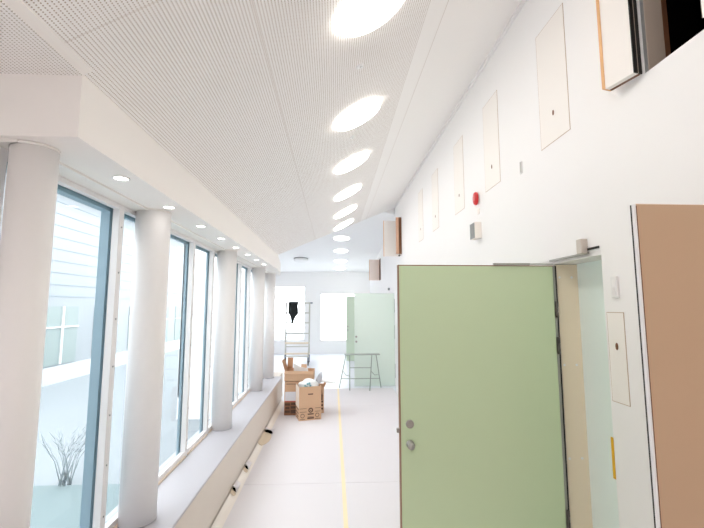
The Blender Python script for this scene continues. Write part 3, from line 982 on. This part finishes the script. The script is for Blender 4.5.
b_.prism([(-0.09, 0, -0.10), (0.17, 0.04, -0.10), (0.15, 0.04, 0.07), (0.02, 0.02, 0.10), (-0.10, 0, 0.17)], (0.0, 0.02, 0.0))
b_.build('sheet', FOILW, wt)


# ------------------------------------------------------------------ trestle
tr = root('trestle', (0.62, 9.1, 0), 'grey metal folding trestle standing before the brightly lit green door', 'trestle')
ot = (0.62, 9.1, 0)
TZ = 0.77
def bar(parent, org, pts, r, name, m):
    return MB(org).tube(pts, r, 8).build(name, m, parent)


legs = [((0.30, 9.2, TZ), (0.145, 9.28, 0)), ((0.375, 9.05, TZ), (0.375, 8.98, 0)), ((0.875, 9.05, TZ), (0.815, 8.93, 0)), ((0.985, 9.2, TZ), (1.105, 9.28, 0))]
for a, c in legs:
    bar(tr, ot, [a, c], 0.011, 'leg', TRESTLE)
MB(ot).box((0.26, 9.02, TZ - 0.006), (1.06, 9.23, TZ + 0.008)).build('top_board', TRESTLE, tr, bevel=0.004)


def along(i, z):
    a, c = Vector(legs[i][0]), Vector(legs[i][1])
    return a + (c - a) * ((TZ - z) / TZ)


bar(tr, ot, [along(0, 0.21), along(3, 0.21)], 0.009, 'rung', TRESTLE)
bar(tr, ot, [along(1, 0.49), along(2, 0.49)], 0.009, 'rung', TRESTLE)
bar(tr, ot, [along(0, 0.40), along(0, 0.40) + Vector((0.06, -0.1, -0.09)), along(1, 0.31)], 0.007, 'brace', TRESTLE)
bar(tr, ot, [along(2, 0.42), along(3, 0.40) + Vector((-0.10, -0.1, -0.09)), along(3, 0.30)], 0.007, 'brace', TRESTLE)

# ------------------------------------------------------------------ rolling scaffold
so = (-1.22, 13.5, 0)
sf = root('rolling_scaffold', so, 'pale aluminium rolling scaffold frame by the back windows', 'scaffold')
PX = (-1.585, -0.80)
for x in PX:
    bar(sf, so, [(x, 13.5, 0.16), (x, 13.5, 1.99)], 0.025, 'post', LIMEW)
for z in (1.965, 1.63, 1.30, 0.95):
    bar(sf, so, [(PX[0], 13.5, z), (PX[1] + (0.06 if z > 1.9 else 0), 13.5, z)], 0.020, 'rung', LIMEW)
MB(so).box((PX[0] - 0.02, 13.44, 0.60), (PX[1] + 0.02, 13.53, 0.66)).build('toe_board', TAN, sf)
MB(so).box((PX[0], 13.45, 0.50), (PX[1], 13.52, 0.54)).build('toe_board', LIMEW, sf)
MB(so).box((PX[0] - 0.02, 13.44, 0.26), (PX[1] + 0.02, 13.53, 0.31)).build('toe_board', TAN, sf)
MB(so).box((PX[0], 13.45, 0.18), (PX[1], 13.52, 0.22)).build('toe_board', LIMEW, sf)
MB(so).lathe([(0.04, 1.945), (0.04, 1.99)], (PX[1] + 0.06, 13.5, 0), 'Z', 12).build('end_cap', CASTER, sf)
bar(sf, so, [(PX[1], 13.5, 0.9), (-0.79, 12.75, 0.24)], 0.016, 'outrigger', LIMEW)
for x, y in ((PX[0], 13.5), (PX[1], 13.5), (-0.78, 12.72)):
    c_ = MB(so).box((x - 0.028, y - 0.03, 0.10), (x + 0.028, y + 0.03, 0.25)).build('caster_fork', CASTER, sf)
    MB(so).lathe([(0.075, -0.022), (0.078, -0.012), (0.078, 0.012), (0.075, 0.022)], (x, y, 0.078), 'X', 20).build('wheel', STEELD, c_)

# dark jacket over the top rung
jk = root('jacket', (-1.355, 13.47, 1.98), 'black jacket hung over the top rung of the rolling scaffold', 'jacket')
prof = [(0.03, -0.12, 0.17, 0.04), (0.0, -0.14, 0.17, 0.055), (-0.12, -0.135, 0.17, 0.075), (-0.25, -0.14, 0.175, 0.085), (-0.34, -0.155, 0.165, 0.085), (-0.41, -0.11, 0.15, 0.07),
        (-0.47, -0.075, 0.09, 0.05), (-0.56, -0.05, 0.055, 0.04), (-0.66, -0.045, 0.02, 0.03), (-0.70, -0.03, 0.0, 0.02)]
rr = []
for z, xa, xb, dd in prof:
    r0 = []
    for k in range(20):
        a = 2 * math.pi * k / 20
        cx, hw = (xa + xb) / 2, (xb - xa) / 2
        wv = 1 + 0.10 * math.sin(5 * a + z * 14)
        r0.append((cx + hw * math.cos(a) * wv, -0.045 + dd * math.sin(a) * wv, z))
    rr.append(r0)
MB().rings(rr).build('jacket_body', JACKET, jk, smooth=True)

# ------------------------------------------------------------------ outside the windows
GZ = -0.45
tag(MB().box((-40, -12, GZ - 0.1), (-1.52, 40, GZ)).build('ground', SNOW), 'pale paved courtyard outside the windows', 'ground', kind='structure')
tag(MB().box((-7.8, -2, GZ), (-1.54, 5.5, GZ + 0.03)).build('ground_lawn', GRASSP), 'frosty bluish lawn strip outside the first window', 'ground', kind='structure')
fo = (-8.4, 14, GZ)
fc = root('courtyard_building', fo, 'pale building with glazed bays across the courtyard', 'building')
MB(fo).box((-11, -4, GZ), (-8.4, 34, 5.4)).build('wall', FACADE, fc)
MB(fo).box((-8.42, -4, GZ), (-8.34, 34, GZ + 0.5)).build('plinth', PLINTH, fc)
MB(fo).box((-11, -4, 5.4), (-8.0, 34, 5.6)).build('eaves', FACADE, fc)
g_ = MB(fo)
for k in range(9):
    g_.box((-8.41, -4, 2.15 + k * 0.36), (-8.385, 34, 2.17 + k * 0.36))
g_.build('cladding_joint', FGLASS, fc)
for k in range(13):
    y = 0.0 + k * 2.4
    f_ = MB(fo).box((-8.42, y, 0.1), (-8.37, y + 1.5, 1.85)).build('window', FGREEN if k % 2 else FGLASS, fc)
    m_ = MB(fo)
    m_.box((-8.37, y + 0.72, 0.1), (-8.33, y + 0.78, 1.85)).box((-8.37, y, 1.2), (-8.33, y + 1.5, 1.24))
    m_.build('mullion', FRAMEW, f_)

sh = root('bare_shrub', (-3.44, 5.52, GZ), 'bare twiggy shrub outside the first window', 'shrub')
rnd = random.Random(11)
b_ = MB()
for k in range(16):
    a = rnd.uniform(0, 6.28)
    s_ = rnd.uniform(0.15, 0.55)
    p0 = Vector((rnd.uniform(-0.06, 0.06), rnd.uniform(-0.06, 0.06), 0))
    p1 = p0 + Vector((math.cos(a) * s_ * 0.2, math.sin(a) * s_ * 0.2, 0.34))
    p2 = p1 + Vector((math.cos(a) * s_ * 0.32, math.sin(a) * s_ * 0.32, 0.30))
    b_.tube([p0, p1, p2], 0.007, 6, 0.003)
    for q in range(4):
        aa = a + rnd.uniform(-1.2, 1.2)
        b_.tube([p1.lerp(p2, q / 4 + 0.2), p1.lerp(p2, q / 4 + 0.2) + Vector((math.cos(aa) * 0.09, math.sin(aa) * 0.09, rnd.uniform(0.06, 0.14)))], 0.004, 5, 0.002)
b_.build('twigs', TWIG, sh)
